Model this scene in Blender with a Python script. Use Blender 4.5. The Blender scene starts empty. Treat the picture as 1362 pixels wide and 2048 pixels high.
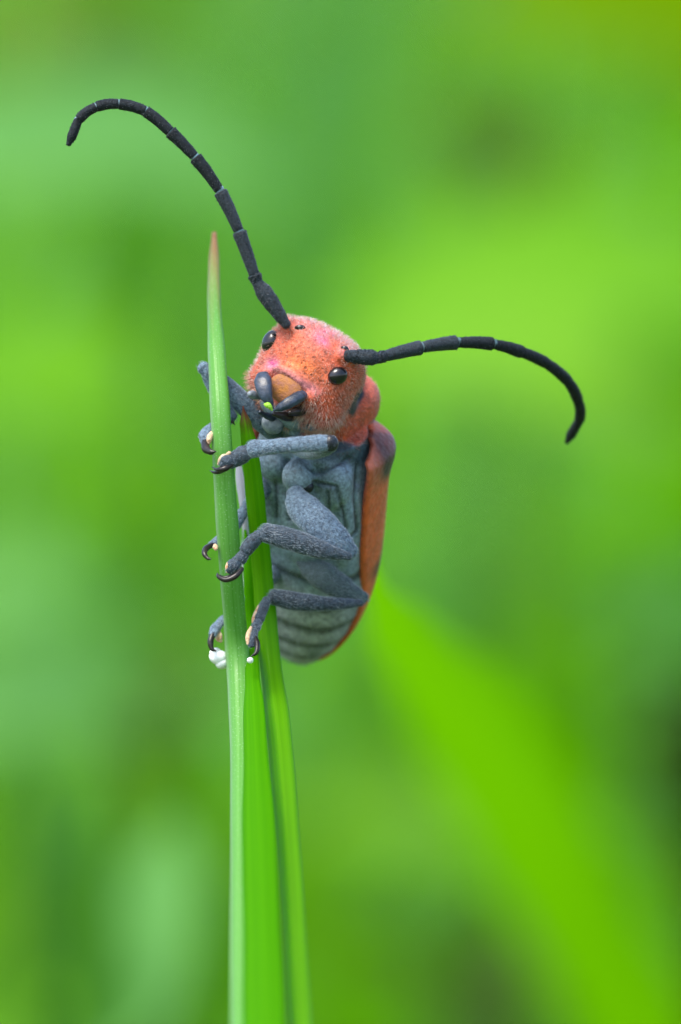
import bpy, bmesh, math, random
import numpy as np
from mathutils import Vector, Matrix, noise as mnoise
from mathutils.bvhtree import BVHTree

# One Blender unit is one centimetre in this macro scene.
sc = bpy.context.scene
sc.unit_settings.scale_length = 0.01
COL = sc.collection
random.seed(7)
rng = np.random.default_rng(7)
R = math.radians

# ------------------------------------------------------------------ camera
CAM_D = 25.0
cam_d = bpy.data.cameras.new('camera')
cam = bpy.data.objects.new('camera', cam_d)
COL.objects.link(cam)
sc.camera = cam
cam.location = (0, -CAM_D, 0)
cam.rotation_euler = (R(90), 0, 0)
cam_d.sensor_fit = 'VERTICAL'
cam_d.sensor_height = 36
cam_d.sensor_width = 24
cam_d.lens = 36 * CAM_D / 2.56
cam_d.clip_start = 0.5
cam_d.clip_end = 20000
cam_d.dof.use_dof = True
cam_d.dof.focus_distance = CAM_D - 0.13
cam_d.dof.aperture_fstop = 0.62
cam_d.dof.aperture_blades = 9

# ------------------------------------------------------------------ light
SUN_EL, SUN_AZ = R(62), R(-48)      # azimuth measured from the camera's back towards its left
world = bpy.data.worlds.new('World')
sc.world = world
world.use_nodes = True
wn = world.node_tree.nodes
wl = world.node_tree.links
bg = wn['Background']
sky = wn.new('ShaderNodeTexSky')
sky.sky_type = 'NISHITA'
sky.sun_disc = False
sky.sun_elevation = SUN_EL
sun_dir = Vector((math.sin(SUN_AZ) * math.cos(SUN_EL), -math.cos(SUN_AZ) * math.cos(SUN_EL), math.sin(SUN_EL)))
sky.sun_rotation = math.atan2(sun_dir.x, sun_dir.y)
sky.dust_density = 3.0
sky.air_density = 1.0
wl.new(sky.outputs[0], bg.inputs[0])
bg.inputs[1].default_value = 0.15
sun_d = bpy.data.lights.new('sun', 'SUN')
sun_d.energy = 1.5
sun_d.angle = R(25)
sun_d.color = (1.0, 0.96, 0.88)
sun = bpy.data.objects.new('sun', sun_d)
COL.objects.link(sun)
sun.rotation_euler = (-sun_dir).to_track_quat('-Z', 'Y').to_euler()
sun.location = sun_dir * 100
vs = sc.view_settings
vs.view_transform = 'Standard'
vs.look = 'None'
vs.gamma = 1
vs.use_curve_mapping = False
vs.exposure = 1.25

sc.render.engine = 'CYCLES'
sc.cycles.use_denoising = True
sc.cycles.max_bounces = 8
sc.cycles.diffuse_bounces = 4
sc.cycles.transmission_bounces = 6
sc.cycles.transparent_max_bounces = 8
sc.cycles.sample_clamp_indirect = 6

# ------------------------------------------------------------------ helpers
def P(px, py, y):
    """World point seen at photo pixel (px, py) when it lies y cm behind the beetle's plane."""
    k = (CAM_D + y) / CAM_D / 800.0
    return Vector(((px - 681) * k, y, (1024 - py) * k))

def new_mesh(name, verts, faces, smooth=True):
    me = bpy.data.meshes.new(name)
    me.from_pydata([tuple(v) for v in verts], [], [tuple(f) for f in faces])
    me.validate()
    if smooth:
        me.polygons.foreach_set('use_smooth', [True] * len(me.polygons))
    me.update()
    return me

def link(name, me, mat=None, parent=None):
    o = bpy.data.objects.new(name, me)
    COL.objects.link(o)
    if mat is not None:
        if len(me.materials) == 0:
            me.materials.append(mat)
    if parent is not None:
        o.parent = parent
        o.matrix_parent_inverse = parent.matrix_world.inverted()
    return o

def tag(o, label=None, cat=None, group=None, kind=None):
    if label: o['label'] = label
    if cat: o['category'] = cat
    if group: o['group'] = group
    if kind: o['kind'] = kind
    return o

def catmull(pts, n):
    """Centripetal Catmull-Rom, so uneven spacing never overshoots."""
    pts = [np.array(p, float) for p in pts]
    if len(pts) == 2:
        return [pts[0] + (pts[1] - pts[0]) * t for t in np.linspace(0, 1, n)]
    ext = [2 * pts[0] - pts[1]] + pts + [2 * pts[-1] - pts[-2]]
    m = len(pts) - 1
    out = []
    for k in range(n):
        u = k / (n - 1) * m
        i = min(int(u), m - 1)
        p0, p1, p2, p3 = ext[i:i + 4]
        t0 = 0.0
        t1 = t0 + np.linalg.norm(p1 - p0) ** 0.5 + 1e-9
        t2 = t1 + np.linalg.norm(p2 - p1) ** 0.5 + 1e-9
        t3 = t2 + np.linalg.norm(p3 - p2) ** 0.5 + 1e-9
        t = t1 + (u - i) * (t2 - t1)
        a1 = (t1 - t) / (t1 - t0) * p0 + (t - t0) / (t1 - t0) * p1
        a2 = (t2 - t) / (t2 - t1) * p1 + (t - t1) / (t2 - t1) * p2
        a3 = (t3 - t) / (t3 - t2) * p2 + (t - t2) / (t3 - t2) * p3
        b1 = (t2 - t) / (t2 - t0) * a1 + (t - t0) / (t2 - t0) * a2
        b2 = (t3 - t) / (t3 - t1) * a2 + (t - t1) / (t3 - t1) * a3
        out.append((t2 - t) / (t2 - t1) * b1 + (t - t1) / (t2 - t1) * b2)
    return out

def lerp_list(vals, u):
    x = u * (len(vals) - 1)
    i = min(int(x), len(vals) - 2)
    t = x - i
    t = t * t * (3 - 2 * t)
    return vals[i] * (1 - t) + vals[i + 1] * t

def spow(x, e):
    return np.sign(x) * np.abs(x) ** e

def tube(pts, radii, flat=1.0, hint=(0, -1, 0), n=20, seg=14, caps=True, smoothpath=True, capk=0.8, sq=1.0):
    """Closed tapering tube; flat squeezes it along the hint direction; ends are rounded."""
    path = catmull(pts, n) if smoothpath else [np.array(p, float) for p in pts]
    n = len(path)
    rad = [lerp_list(radii, i / (n - 1)) for i in range(n)]
    rings = []
    for i in range(n):
        d = path[min(i + 1, n - 1)] - path[max(i - 1, 0)]
        d /= np.linalg.norm(d) + 1e-12
        h = np.array(hint, float)
        b = h - d * h.dot(d)
        b /= np.linalg.norm(b) + 1e-12
        s = np.cross(d, b)
        rings.append((path[i], d, s, b, rad[i]))
    stations = []
    if caps:
        c, d, s, b, r = rings[0]
        for a in (80, 60, 35, 15):
            stations.append((c - d * r * math.sin(R(a)) * capk, s, b, r * math.cos(R(a))))
    for c, d, s, b, r in rings:
        stations.append((c, s, b, r))
    if caps:
        c, d, s, b, r = rings[-1]
        for a in (15, 35, 60, 80):
            stations.append((c + d * r * math.sin(R(a)) * capk, s, b, r * math.cos(R(a))))
    V, F = [], []
    for c, s, b, r in stations:
        for k in range(seg):
            a = 2 * math.pi * k / seg
            V.append(c + s * r * spow(math.cos(a), sq) + b * r * flat * spow(math.sin(a), sq))
    m = len(stations)
    for i in range(m - 1):
        for k in range(seg):
            k2 = (k + 1) % seg
            F.append((i * seg + k, i * seg + k2, (i + 1) * seg + k2, (i + 1) * seg + k))
    F.append(tuple(reversed(range(seg))))
    F.append(tuple((m - 1) * seg + k for k in range(seg)))
    return V, F

def ellipsoid(c, ax, rad, n=2.0, nu=40, nv=28):
    """Closed superellipsoid; ax = three unit vectors."""
    c = np.array(c, float)
    ax = [np.array(a, float) for a in ax]
    e = 2.0 / n
    V, F = [], []
    for j in range(1, nv):
        th = math.pi * j / nv - math.pi / 2
        for i in range(nu):
            ph = 2 * math.pi * i / nu
            x = spow(math.cos(th), e) * spow(math.cos(ph), e)
            y = spow(math.cos(th), e) * spow(math.sin(ph), e)
            z = spow(math.sin(th), e)
            V.append(c + ax[0] * rad[0] * x + ax[1] * rad[1] * y + ax[2] * rad[2] * z)
    bot = len(V); V.append(c - ax[2] * rad[2])
    top = len(V); V.append(c + ax[2] * rad[2])
    for j in range(nv - 2):
        for i in range(nu):
            i2 = (i + 1) % nu
            F.append((j * nu + i, j * nu + i2, (j + 1) * nu + i2, (j + 1) * nu + i))
    for i in range(nu):
        i2 = (i + 1) % nu
        F.append((bot, i2, i))
        F.append((top, (nv - 2) * nu + i, (nv - 2) * nu + i2))
    return V, F

class Mesh:
    def __init__(self):
        self.V, self.F = [], []
    def add(self, vf):
        o = len(self.V)
        self.V += list(vf[0])
        self.F += [tuple(i + o for i in f) for f in vf[1]]
        return self

# ------------------------------------------------------------------ materials
def mat_nodes(name):
    m = bpy.data.materials.new(name)
    m.use_nodes = True
    nt = m.node_tree
    return m, nt, nt.nodes, nt.links, nt.nodes['Principled BSDF']

def N(nodes, t, **kw):
    n = nodes.new(t)
    for k, v in kw.items():
        if k.startswith('i_'):
            key = k[2:]
            key = int(key) if key.isdigit() else key.replace('_', ' ')
            n.inputs[key].default_value = v
        else:
            setattr(n, k, v)
    return n

def ramp(nodes, stops):
    r = nodes.new('ShaderNodeValToRGB')
    el = r.color_ramp.elements
    while len(el) > 1: el.remove(el[-1])
    el[0].position = stops[0][0]; el[0].color = (*stops[0][1], 1)
    for p, c in stops[1:]:
        e = el.new(p); e.color = (*c, 1)
    return r

def cuticle(name, c1, c2, rough=0.5, sheen=0.0, sheen_tint=(1, 1, 1), scale=60, bump=0.3, bscale=220, spec=0.4, coat=0.0, lengthwise=None):
    """Insect cuticle: mottled colour, fine granular relief, optional velvet sheen."""
    m, nt, ns, ls, bs = mat_nodes(name)
    tc = N(ns, 'ShaderNodeTexCoord')
    nz = N(ns, 'ShaderNodeTexNoise', i_Scale=scale, i_Detail=5.0, i_Roughness=0.65)
    ls.new(tc.outputs['Object'], nz.inputs['Vector'])
    rp = ramp(ns, [(0.36, c1), (0.66, c2)])
    ls.new(nz.outputs['Fac'], rp.inputs['Fac'])
    ls.new(rp.outputs['Color'], bs.inputs['Base Color'])
    bs.inputs['Roughness'].default_value = rough
    bs.inputs['Specular IOR Level'].default_value = spec
    bs.inputs['Sheen Weight'].default_value = sheen
    bs.inputs['Sheen Roughness'].default_value = 0.35
    bs.inputs['Sheen Tint'].default_value = (*sheen_tint, 1)
    bs.inputs['Coat Weight'].default_value = coat
    bs.inputs['Coat Roughness'].default_value = 0.15
    n2 = N(ns, 'ShaderNodeTexNoise', i_Scale=bscale, i_Detail=3.0)
    ls.new(tc.outputs['Object'], n2.inputs['Vector'])
    bp = N(ns, 'ShaderNodeBump', i_Strength=bump, i_Distance=0.004)
    ls.new(n2.outputs['Fac'], bp.inputs['Height'])
    ls.new(bp.outputs['Normal'], bs.inputs['Normal'])
    return m

M_leg = cuticle('grey_velvet_cuticle', (0.038, 0.068, 0.105), (0.18, 0.275, 0.37), rough=0.5, sheen=0.55, sheen_tint=(0.8, 0.92, 1.0), scale=120, bump=0.9, bscale=300)
M_leg_dark = cuticle('dark_velvet_cuticle', (0.010, 0.018, 0.028), (0.055, 0.088, 0.125), rough=0.45, sheen=0.4, sheen_tint=(0.8, 0.92, 1.0), scale=120, bump=0.9, bscale=300)
M_claw = cuticle('brown_black_claw', (0.008, 0.007, 0.008), (0.03, 0.022, 0.02), rough=0.3, bump=0.1)
M_knee_pit = cuticle('black_knee_and_pit', (0.004, 0.006, 0.009), (0.016, 0.022, 0.03), rough=0.3, bump=0.3)
M_pad = cuticle('cream_tarsal_pad', (0.55, 0.26, 0.12), (0.85, 0.68, 0.45), rough=0.8, sheen=0.4, scale=120, bump=0.6, bscale=500)
M_ant = cuticle('black_antenna_cuticle', (0.003, 0.005, 0.007), (0.020, 0.028, 0.036), rough=0.55, sheen=0.0, spec=0.22, scale=140, bump=0.8, bscale=420)
M_ant_glint = cuticle('blue_glint_scape', (0.005, 0.009, 0.013), (0.035, 0.052, 0.070), rough=0.45, sheen=0.05, spec=0.3, scale=160, bump=0.9, bscale=420)  # antenna base: bluish glints put into a lighter colour
M_leg_shaded = cuticle('shaded_leg_cuticle', (0.022, 0.050, 0.055), (0.085, 0.14, 0.145), rough=0.5, sheen=0.3, scale=120, bump=0.9, bscale=300)  # darker leg copy; the hind femur's shade is put into the colour
M_joint = cuticle('pale_joint_skin', (0.05, 0.10, 0.12), (0.14, 0.23, 0.26), rough=0.5, bump=0.2)
M_joint_pale = cuticle('pale_blue_joint_skin', (0.09, 0.17, 0.20), (0.22, 0.35, 0.39), rough=0.5, bump=0.2)
M_eye = cuticle('black_glossy_eye', (0.004, 0.004, 0.005), (0.006, 0.006, 0.008), rough=0.2, spec=0.5, bump=0.05, bscale=900, coat=0.3)
M_mand = cuticle('blue_black_mandible', (0.010, 0.017, 0.028), (0.042, 0.064, 0.105), rough=0.36, spec=0.5, bump=0.25, bscale=150, scale=50)
M_labrum = cuticle('tan_labrum', (0.40, 0.16, 0.035), (0.27, 0.115, 0.10), rough=0.62, sheen=0.1, spec=0.25, scale=34, bump=0.6, bscale=200)
M_palp = cuticle('grey_palp', (0.10, 0.13, 0.16), (0.26, 0.30, 0.34), rough=0.4, scale=70, bump=0.2)
M_elytron = None

def body_material():
    """Pigment zones come from a vertex attribute; noise breaks them up; punctures on the face."""
    m, nt, ns, ls, bs = mat_nodes('beetle_body_cuticle')
    tc = N(ns, 'ShaderNodeTexCoord')
    at = N(ns, 'ShaderNodeAttribute', attribute_name='pigment')
    zn = N(ns, 'ShaderNodeAttribute', attribute_name='zone')     # r = red cuticle, g = punctures, b = spare
    sep = N(ns, 'ShaderNodeSeparateColor')
    ls.new(zn.outputs['Color'], sep.inputs['Color'])
    nz = N(ns, 'ShaderNodeTexNoise', i_Scale=45.0, i_Detail=6.0, i_Roughness=0.7)
    ls.new(tc.outputs['Object'], nz.inputs['Vector'])
    mr = N(ns, 'ShaderNodeMapRange', i_1=0.3, i_2=0.7, i_3=0.60, i_4=1.40)
    ls.new(nz.outputs['Fac'], mr.inputs[0])
    mul = N(ns, 'ShaderNodeVectorMath', operation='SCALE')
    ls.new(at.outputs['Color'], mul.inputs[0])
    ls.new(mr.outputs[0], mul.inputs['Scale'])
    nf = N(ns, 'ShaderNodeTexNoise', i_Scale=140.0, i_Detail=3.0)
    ls.new(tc.outputs['Object'], nf.inputs['Vector'])
    mf = N(ns, 'ShaderNodeMapRange', i_1=0.35, i_2=0.65, i_3=0.70, i_4=1.25)
    ls.new(nf.outputs['Fac'], mf.inputs[0])
    mul2 = N(ns, 'ShaderNodeVectorMath', operation='SCALE')
    ls.new(mul.outputs[0], mul2.inputs[0]); ls.new(mf.outputs[0], mul2.inputs['Scale'])
    mul = mul2
    # punctures
    vo = N(ns, 'ShaderNodeTexVoronoi', i_Scale=62.0)
    ls.new(tc.outputs['Object'], vo.inputs['Vector'])
    pm = N(ns, 'ShaderNodeMapRange', i_1=0.14, i_2=0.28, i_3=1.0, i_4=0.0)
    ls.new(vo.outputs['Distance'], pm.inputs[0])
    pk = N(ns, 'ShaderNodeMath', operation='MULTIPLY')
    ls.new(pm.outputs[0], pk.inputs[0]); ls.new(sep.outputs['Green'], pk.inputs[1])
    pf = N(ns, 'ShaderNodeMath', operation='MULTIPLY', i_1=0.75)
    ls.new(pk.outputs[0], pf.inputs[0])
    mx = N(ns, 'ShaderNodeMix', data_type='RGBA')
    ls.new(pf.outputs[0], mx.inputs[0])
    ls.new(mul.outputs[0], mx.inputs[6])
    mx.inputs[7].default_value = (0.16, 0.025, 0.008, 1)
    ls.new(mx.outputs[2], bs.inputs['Base Color'])
    bs.inputs['Roughness'].default_value = 0.5
    bs.inputs['Specular IOR Level'].default_value = 0.35
    bs.inputs['Sheen Weight'].default_value = 0.12
    bs.inputs['Sheen Roughness'].default_value = 0.4
    bs.inputs['Subsurface Weight'].default_value = 0.0
    n2 = N(ns, 'ShaderNodeTexNoise', i_Scale=170.0, i_Detail=4.0)
    ls.new(tc.outputs['Object'], n2.inputs['Vector'])
    sub = N(ns, 'ShaderNodeMath', operation='SUBTRACT')
    ls.new(n2.outputs['Fac'], sub.inputs[0]); ls.new(pk.outputs[0], sub.inputs[1])
    bp = N(ns, 'ShaderNodeBump', i_Strength=0.45, i_Distance=0.005)
    ls.new(sub.outputs[0], bp.inputs['Height'])
    ls.new(bp.outputs['Normal'], bs.inputs['Normal'])
    return m

def hair_material(name, c, c2=None):
    m, nt, ns, ls, bs = mat_nodes(name)
    oi = N(ns, 'ShaderNodeTexCoord')
    nz = N(ns, 'ShaderNodeTexNoise', i_Scale=40.0)
    ls.new(oi.outputs['Object'], nz.inputs['Vector'])
    rp = ramp(ns, [(0.35, c), (0.65, c2 or c)])
    ls.new(nz.outputs['Fac'], rp.inputs['Fac'])
    ls.new(rp.outputs['Color'], bs.inputs['Base Color'])
    bs.inputs['Roughness'].default_value = 0.4
    bs.inputs['Specular IOR Level'].default_value = 0.4
    return m

M_hair_face = hair_material('pale_pink_hair', (0.66, 0.26, 0.17), (0.78, 0.50, 0.42))
M_hair_grey = hair_material('silver_hair', (0.16, 0.21, 0.27), (0.40, 0.47, 0.54))
M_hair_black = hair_material('black_hair', (0.015, 0.018, 0.02), (0.10, 0.12, 0.14))

def grass_material(name, c_dark, c_light, trans=0.45, rough=0.4, streak=14.0, edge=None, tip=None, speck=0.0, spec=0.35, tipspan=(0.8, 0.97)):
    """Leaf blade: veins along v of the UV map, through-light, margin highlight painted in, tip as pigment."""
    m, nt, ns, ls, bs = mat_nodes(name)
    uv = N(ns, 'ShaderNodeUVMap')
    mp = N(ns, 'ShaderNodeMapping')
    mp.inputs['Scale'].default_value = (streak, 0.6, 1)
    ls.new(uv.outputs[0], mp.inputs['Vector'])
    nz = N(ns, 'ShaderNodeTexNoise', i_Scale=1.0, i_Detail=4.0, i_Roughness=0.6)
    ls.new(mp.outputs[0], nz.inputs['Vector'])
    rp = ramp(ns, [(0.32, c_dark), (0.68, c_light)])
    ls.new(nz.outputs['Fac'], rp.inputs['Fac'])
    col = rp.outputs['Color']
    sx = N(ns, 'ShaderNodeSeparateXYZ')
    ls.new(uv.outputs[0], sx.inputs[0])
    def mixin(col, fac_socket, c):
        mx = N(ns, 'ShaderNodeMix', data_type='RGBA')
        ls.new(fac_socket, mx.inputs[0]); ls.new(col, mx.inputs[6])
        mx.inputs[7].default_value = (*c, 1)
        return mx.outputs[2]
    if edge:
        (u0, u1, c, k) = edge
        mr = N(ns, 'ShaderNodeMapRange', i_1=u0, i_2=u1, i_3=0.0, i_4=k)
        ls.new(sx.outputs[0], mr.inputs[0])
        col = mixin(col, mr.outputs[0], c)
    if tip:
        mr = N(ns, 'ShaderNodeMapRange', i_1=tipspan[0], i_2=tipspan[1], i_3=0.0, i_4=0.95)
        nz3 = N(ns, 'ShaderNodeTexNoise', i_Scale=6.0)
        ls.new(uv.outputs[0], nz3.inputs['Vector'])
        ad = N(ns, 'ShaderNodeMath', operation='MULTIPLY_ADD', i_1=0.16, i_2=-0.08)
        ls.new(nz3.outputs['Fac'], ad.inputs[0])
        a2 = N(ns, 'ShaderNodeMath', operation='ADD')
        ls.new(ad.outputs[0], a2.inputs[0]); ls.new(sx.outputs[1], a2.inputs[1])
        ls.new(a2.outputs[0], mr.inputs[0])
        col = mixin(col, mr.outputs[0], tip)
    if speck > 0:
        tc = N(ns, 'ShaderNodeTexCoord')
        vo = N(ns, 'ShaderNodeTexVoronoi', i_Scale=150.0)
        ls.new(tc.outputs['Object'], vo.inputs['Vector'])
        mr = N(ns, 'ShaderNodeMapRange', i_1=0.10, i_2=0.26, i_3=speck, i_4=0.0)
        ls.new(vo.outputs['Distance'], mr.inputs[0])
        col = mixin(col, mr.outputs[0], (0.62, 0.78, 0.55))
    ls.new(col, bs.inputs['Base Color'])
    bs.inputs['Roughness'].default_value = rough
    bs.inputs['Specular IOR Level'].default_value = spec
    wv = N(ns, 'ShaderNodeTexWave', wave_type='BANDS', bands_direction='X', i_Scale=2.2, i_Distortion=0.4)
    mp2 = N(ns, 'ShaderNodeMapping')
    mp2.inputs['Scale'].default_value = (1, 0.02, 1)
    ls.new(uv.outputs[0], mp2.inputs['Vector'])
    ls.new(mp2.outputs[0], wv.inputs['Vector'])
    bp = N(ns, 'ShaderNodeBump', i_Strength=0.10, i_Distance=0.003)
    ls.new(wv.outputs['Fac'], bp.inputs['Height'])
    ls.new(bp.outputs['Normal'], bs.inputs['Normal'])
    tr = N(ns, 'ShaderNodeBsdfTranslucent')
    hs = N(ns, 'ShaderNodeHueSaturation', i_Saturation=1.12, i_Value=1.25)
    ls.new(col, hs.inputs['Color'])
    ls.new(hs.outputs[0], tr.inputs['Color'])
    mixs = N(ns, 'ShaderNodeMixShader', i_0=trans)
    ls.new(bs.outputs[0], mixs.inputs[1]); ls.new(tr.outputs[0], mixs.inputs[2])
    ls.new(mixs.outputs[0], ns['Material Output'].inputs['Surface'])
    return m

# ------------------------------------------------------------------ ground
GZ = -14.0
def ground():
    n = 60
    xs = np.sign(np.linspace(-1, 1, n)) * np.abs(np.linspace(-1, 1, n)) ** 4 * 9000
    V, F = [], []
    for j in range(n):
        for i in range(n):
            x, y = xs[i], xs[j] + 60
            z = GZ + 0.5 * mnoise.noise(Vector((x * 0.05, y * 0.05, 0))) if abs(x) < 400 and abs(y) < 500 else GZ
            V.append((x, y, z))
    for j in range(n - 1):
        for i in range(n - 1):
            F.append((j * n + i, j * n + i + 1, (j + 1) * n + i + 1, (j + 1) * n + i))
    m, nt, ns, ls, bs = mat_nodes('mossy_soil')
    tc = N(ns, 'ShaderNodeTexCoord')
    nz = N(ns, 'ShaderNodeTexNoise', i_Scale=0.12, i_Detail=8.0)
    ls.new(tc.outputs['Object'], nz.inputs['Vector'])
    rp = ramp(ns, [(0.35, (0.05, 0.04, 0.02)), (0.5, (0.05, 0.10, 0.015)), (0.7, (0.08, 0.16, 0.02))])
    ls.new(nz.outputs['Fac'], rp.inputs['Fac'])
    ls.new(rp.outputs['Color'], bs.inputs['Base Color'])
    bs.inputs['Roughness'].default_value = 0.95
    o = link('ground', new_mesh('ground', V, F), m)
    tag(o, 'mossy meadow soil under the grass', 'ground', kind='structure')
ground()

# ------------------------------------------------------------------ grass blades
def leaf_sheet(pts, widths, normal, fold=0.25, n=24, m=4, V=None, F=None, UV=None, twist=0.0, curl=0.0):
    """An open leaf sheet folded along its midrib; returns appended arrays with UVs (u across, v along)."""
    V = [] if V is None else V
    F = [] if F is None else F
    UV = [] if UV is None else UV
    path = catmull(pts, n)
    o = len(V)
    for i in range(n):
        u = i / (n - 1)
        d = path[min(i + 1, n - 1)] - path[max(i - 1, 0)]
        d /= np.linalg.norm(d) + 1e-12
        h = np.array(normal, float)
        b = h - d * h.dot(d); b /= np.linalg.norm(b) + 1e-12
        s = np.cross(d, b)
        if twist:
            a = twist * u
            s, b = s * math.cos(a) + b * math.sin(a), b * math.cos(a) - s * math.sin(a)
        w = lerp_list(widths, u) * 0.5
        for k in range(m + 1):
            t = -1 + 2 * k / m
            V.append(path[i] + s * w * t + b * w * fold * (abs(t) - 0.5) )
            UV.append(((t + 1) / 2, u))
    for i in range(n - 1):
        for k in range(m):
            a = o + i * (m + 1) + k
            F.append((a, a + 1, a + m + 2, a + m + 1))
    return V, F, UV

def set_uv(me, UV):
    ul = me.uv_layers.new(name='UVMap')
    idx = np.zeros(len(me.loops), dtype=np.int32)
    me.loops.foreach_get('vertex_index', idx)
    arr = np.array(UV, dtype=np.float32)[idx]
    ul.data.foreach_set('uv', arr.ravel())

def blade_solid(pts, widths, normal, thick, fold, n=60, prof=None):
    """A real blade near the lens: folded section with thickness, closed all round."""
    path = catmull(pts, n)
    V, F, UV = [], [], []
    ts = [-1, -0.93, -0.72, -0.4, -0.14, 0, 0.14, 0.4, 0.72, 0.93, 1]
    ring = [(t, +1) for t in ts] + [(t, -1) for t in reversed(ts[1:-1])]
    m = len(ring)
    for i in range(n):
        u = i / (n - 1)
        d = path[min(i + 1, n - 1)] - path[max(i - 1, 0)]
        d /= np.linalg.norm(d) + 1e-12
        h = np.array(normal, float)
        b = h - d * h.dot(d); b /= np.linalg.norm(b) + 1e-12
        s = np.cross(d, b)
        w = lerp_list(widths, u) * 0.5
        w *= 1 + 0.02 * math.sin(u * 37) + 0.015 * math.sin(u * 91 + 1)
        for t, side in ring:
            keel = fold * w * (math.sqrt(abs(t) ** 2 + 0.03) - 0.6)
            th = thick * w * (1 - abs(t) ** 3) ** 0.5 if abs(t) < 1 else 0
            V.append(path[i] + s * w * t + b * (-keel + side * th * 0.5))
            UV.append(((t + 1) / 2, u))
    for i in range(n - 1):
        for k in range(m):
            k2 = (k + 1) % m
            F.append((i * m + k, i * m + k2, (i + 1) * m + k2, (i + 1) * m + k))
    F.append(tuple(reversed(range(m))))
    F.append(tuple((n - 1) * m + k for k in range(m)))
    me = new_mesh('grass_blade', V, F)
    set_uv(me, UV)
    return me

W = 1 / 800.0
M_bladeA = grass_material('blue_green_blade', (0.12, 0.38, 0.05), (0.20, 0.50, 0.11), trans=0.4, streak=10,
                          edge=(0.30, 0.02, (0.38, 0.56, 0.36), 0.75), tip=(0.33, 0.15, 0.075), speck=0.35, tipspan=(0.79, 0.98))  # edge: highlight along the left side painted into the blade colour
M_bladeB = grass_material('lime_blade', (0.075, 0.35, 0.001), (0.13, 0.46, 0.002), trans=0.6, streak=6, spec=0.06, rough=0.6)
M_bladeC = grass_material('fresh_green_blade', (0.13, 0.42, 0.002), (0.22, 0.56, 0.003), trans=0.6, spec=0.22, streak=7, tip=(0.20, 0.05, 0.05), tipspan=(0.86, 0.97))

# blade the front feet grip: slim, rolled, browned tip
ptsA = [P(476, 2900, 2.2), P(482, 2300, -1.45), P(482, 2048, -1.05), P(481, 1700, -0.52), P(480, 1450, -0.14), P(473, 1300, 0.0), P(461, 1150, -0.08), P(450, 1000, -0.12), P(441, 850, -0.12),
        P(433, 720, -0.02), P(427, 600, 0.15), P(427, 520, 0.3), P(428, 466, 0.4)]
ptsA[0] = Vector((ptsA[0].x, -4.6, GZ - 0.2))
wA = [54 * W * 1.2, 54 * W, 50 * W, 48 * W, 50 * W, 50 * W, 48 * W, 46 * W, 43 * W, 38 * W, 30 * W, 24 * W, 11 * W]
bladeA = link('grass_blade', blade_solid(ptsA, wA, (-0.35, -0.93, 0.05), 1.0, 0.35, n=90), M_bladeA)
tag(bladeA, 'slim blue-green grass blade with browned tip, gripped by the beetle\'s front feet', 'grass', 'grass blades carrying the beetle')

# lime blade rising behind it
ptsB = [Vector((-0.24, -4.9, GZ - 0.2)), P(526, 2300, -1.60), P(525, 2048, -1.20), P(517, 1700, -0.66), P(508, 1450, -0.26), P(504, 1350, -0.08), P(501, 1260, 0.08), P(496, 1150, 0.08), P(488, 1030, 0.10)]
wB = [95 * W, 90 * W, 84 * W, 70 * W, 48 * W, 32 * W, 26 * W, 18 * W, 3 * W]
bladeB = link('grass_blade', blade_solid(ptsB, wB, (-0.2, -0.97, 0.05), 0.45, 0.30, n=70), M_bladeB)
tag(bladeB, 'broad lime grass blade widening downward between its two neighbours', 'grass', 'grass blades carrying the beetle')

# folded blade with purple tip below the mandibles
ptsC = [Vector((0.05, -4.8, GZ - 0.2)), P(618, 2300, -1.50), P(598, 2048, -1.08), P(577, 1700, -0.54), P(555, 1450, -0.16), P(537, 1300, 0.04), P(524, 1150, 0.06), P(510, 1000, 0.0), P(499, 900, -0.04), P(491, 850, -0.05), P(486, 812, -0.05)]
wC = [62 * W, 50 * W, 46 * W, 48 * W, 50 * W, 44 * W, 42 * W, 38 * W, 34 * W, 24 * W, 3 * W]
bladeC = link('grass_blade', blade_solid(ptsC, wC, (-0.15, -0.97, 0.05), 0.30, 0.65, n=80), M_bladeC)
tag(bladeC, 'folded bright green grass blade with purple tip, rising just below the mandibles', 'grass', 'grass blades carrying the beetle')

M_pale_strip = grass_material('pale_lavender_strip', (0.42, 0.42, 0.52), (0.66, 0.66, 0.74), trans=0.3, streak=6)
pale_strip = link('pale_strip', blade_solid([P(508, 1230, 0.16), P(497, 1120, 0.12), P(488, 1040, 0.09), P(480, 960, 0.08), P(474, 905, 0.08)], [4 * W, 9 * W, 13 * W, 20 * W, 4 * W], (-0.4, -0.9, 0), 0.3, 0.3, n=30), M_pale_strip, bladeC)  # narrow pale lavender strip left of the folded blade
pale_strip['label'] = 'pale lavender strip beside the folded blade'
# ------------------------------------------------------------------ beetle frames
def npv(v): return np.array(v, float)
cA, cB = npv(P(634, 850, 0.10)), npv(P(597, 1322, 0.52))
a_ax = cA - cB
BL = np.linalg.norm(a_ax); a_ax /= BL                      # tail to head
L0 = np.array([1.0, 0, 0]); L0 -= a_ax * L0.dot(a_ax); L0 /= np.linalg.norm(L0)
V0 = np.cross(a_ax, L0)
if V0[1] > 0: V0 = -V0                                       # ventral, towards the lens
PSI = R(35)
Vv = V0 * math.cos(PSI) - L0 * math.sin(PSI)
Ll = L0 * math.cos(PSI) + V0 * math.sin(PSI)
def bp_(t, l, v):
    """Body point: t from 0 at the front of the thorax to 1 at the tail tip."""
    return cA + (cB - cA) * t + Ll * l + Vv * v

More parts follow.
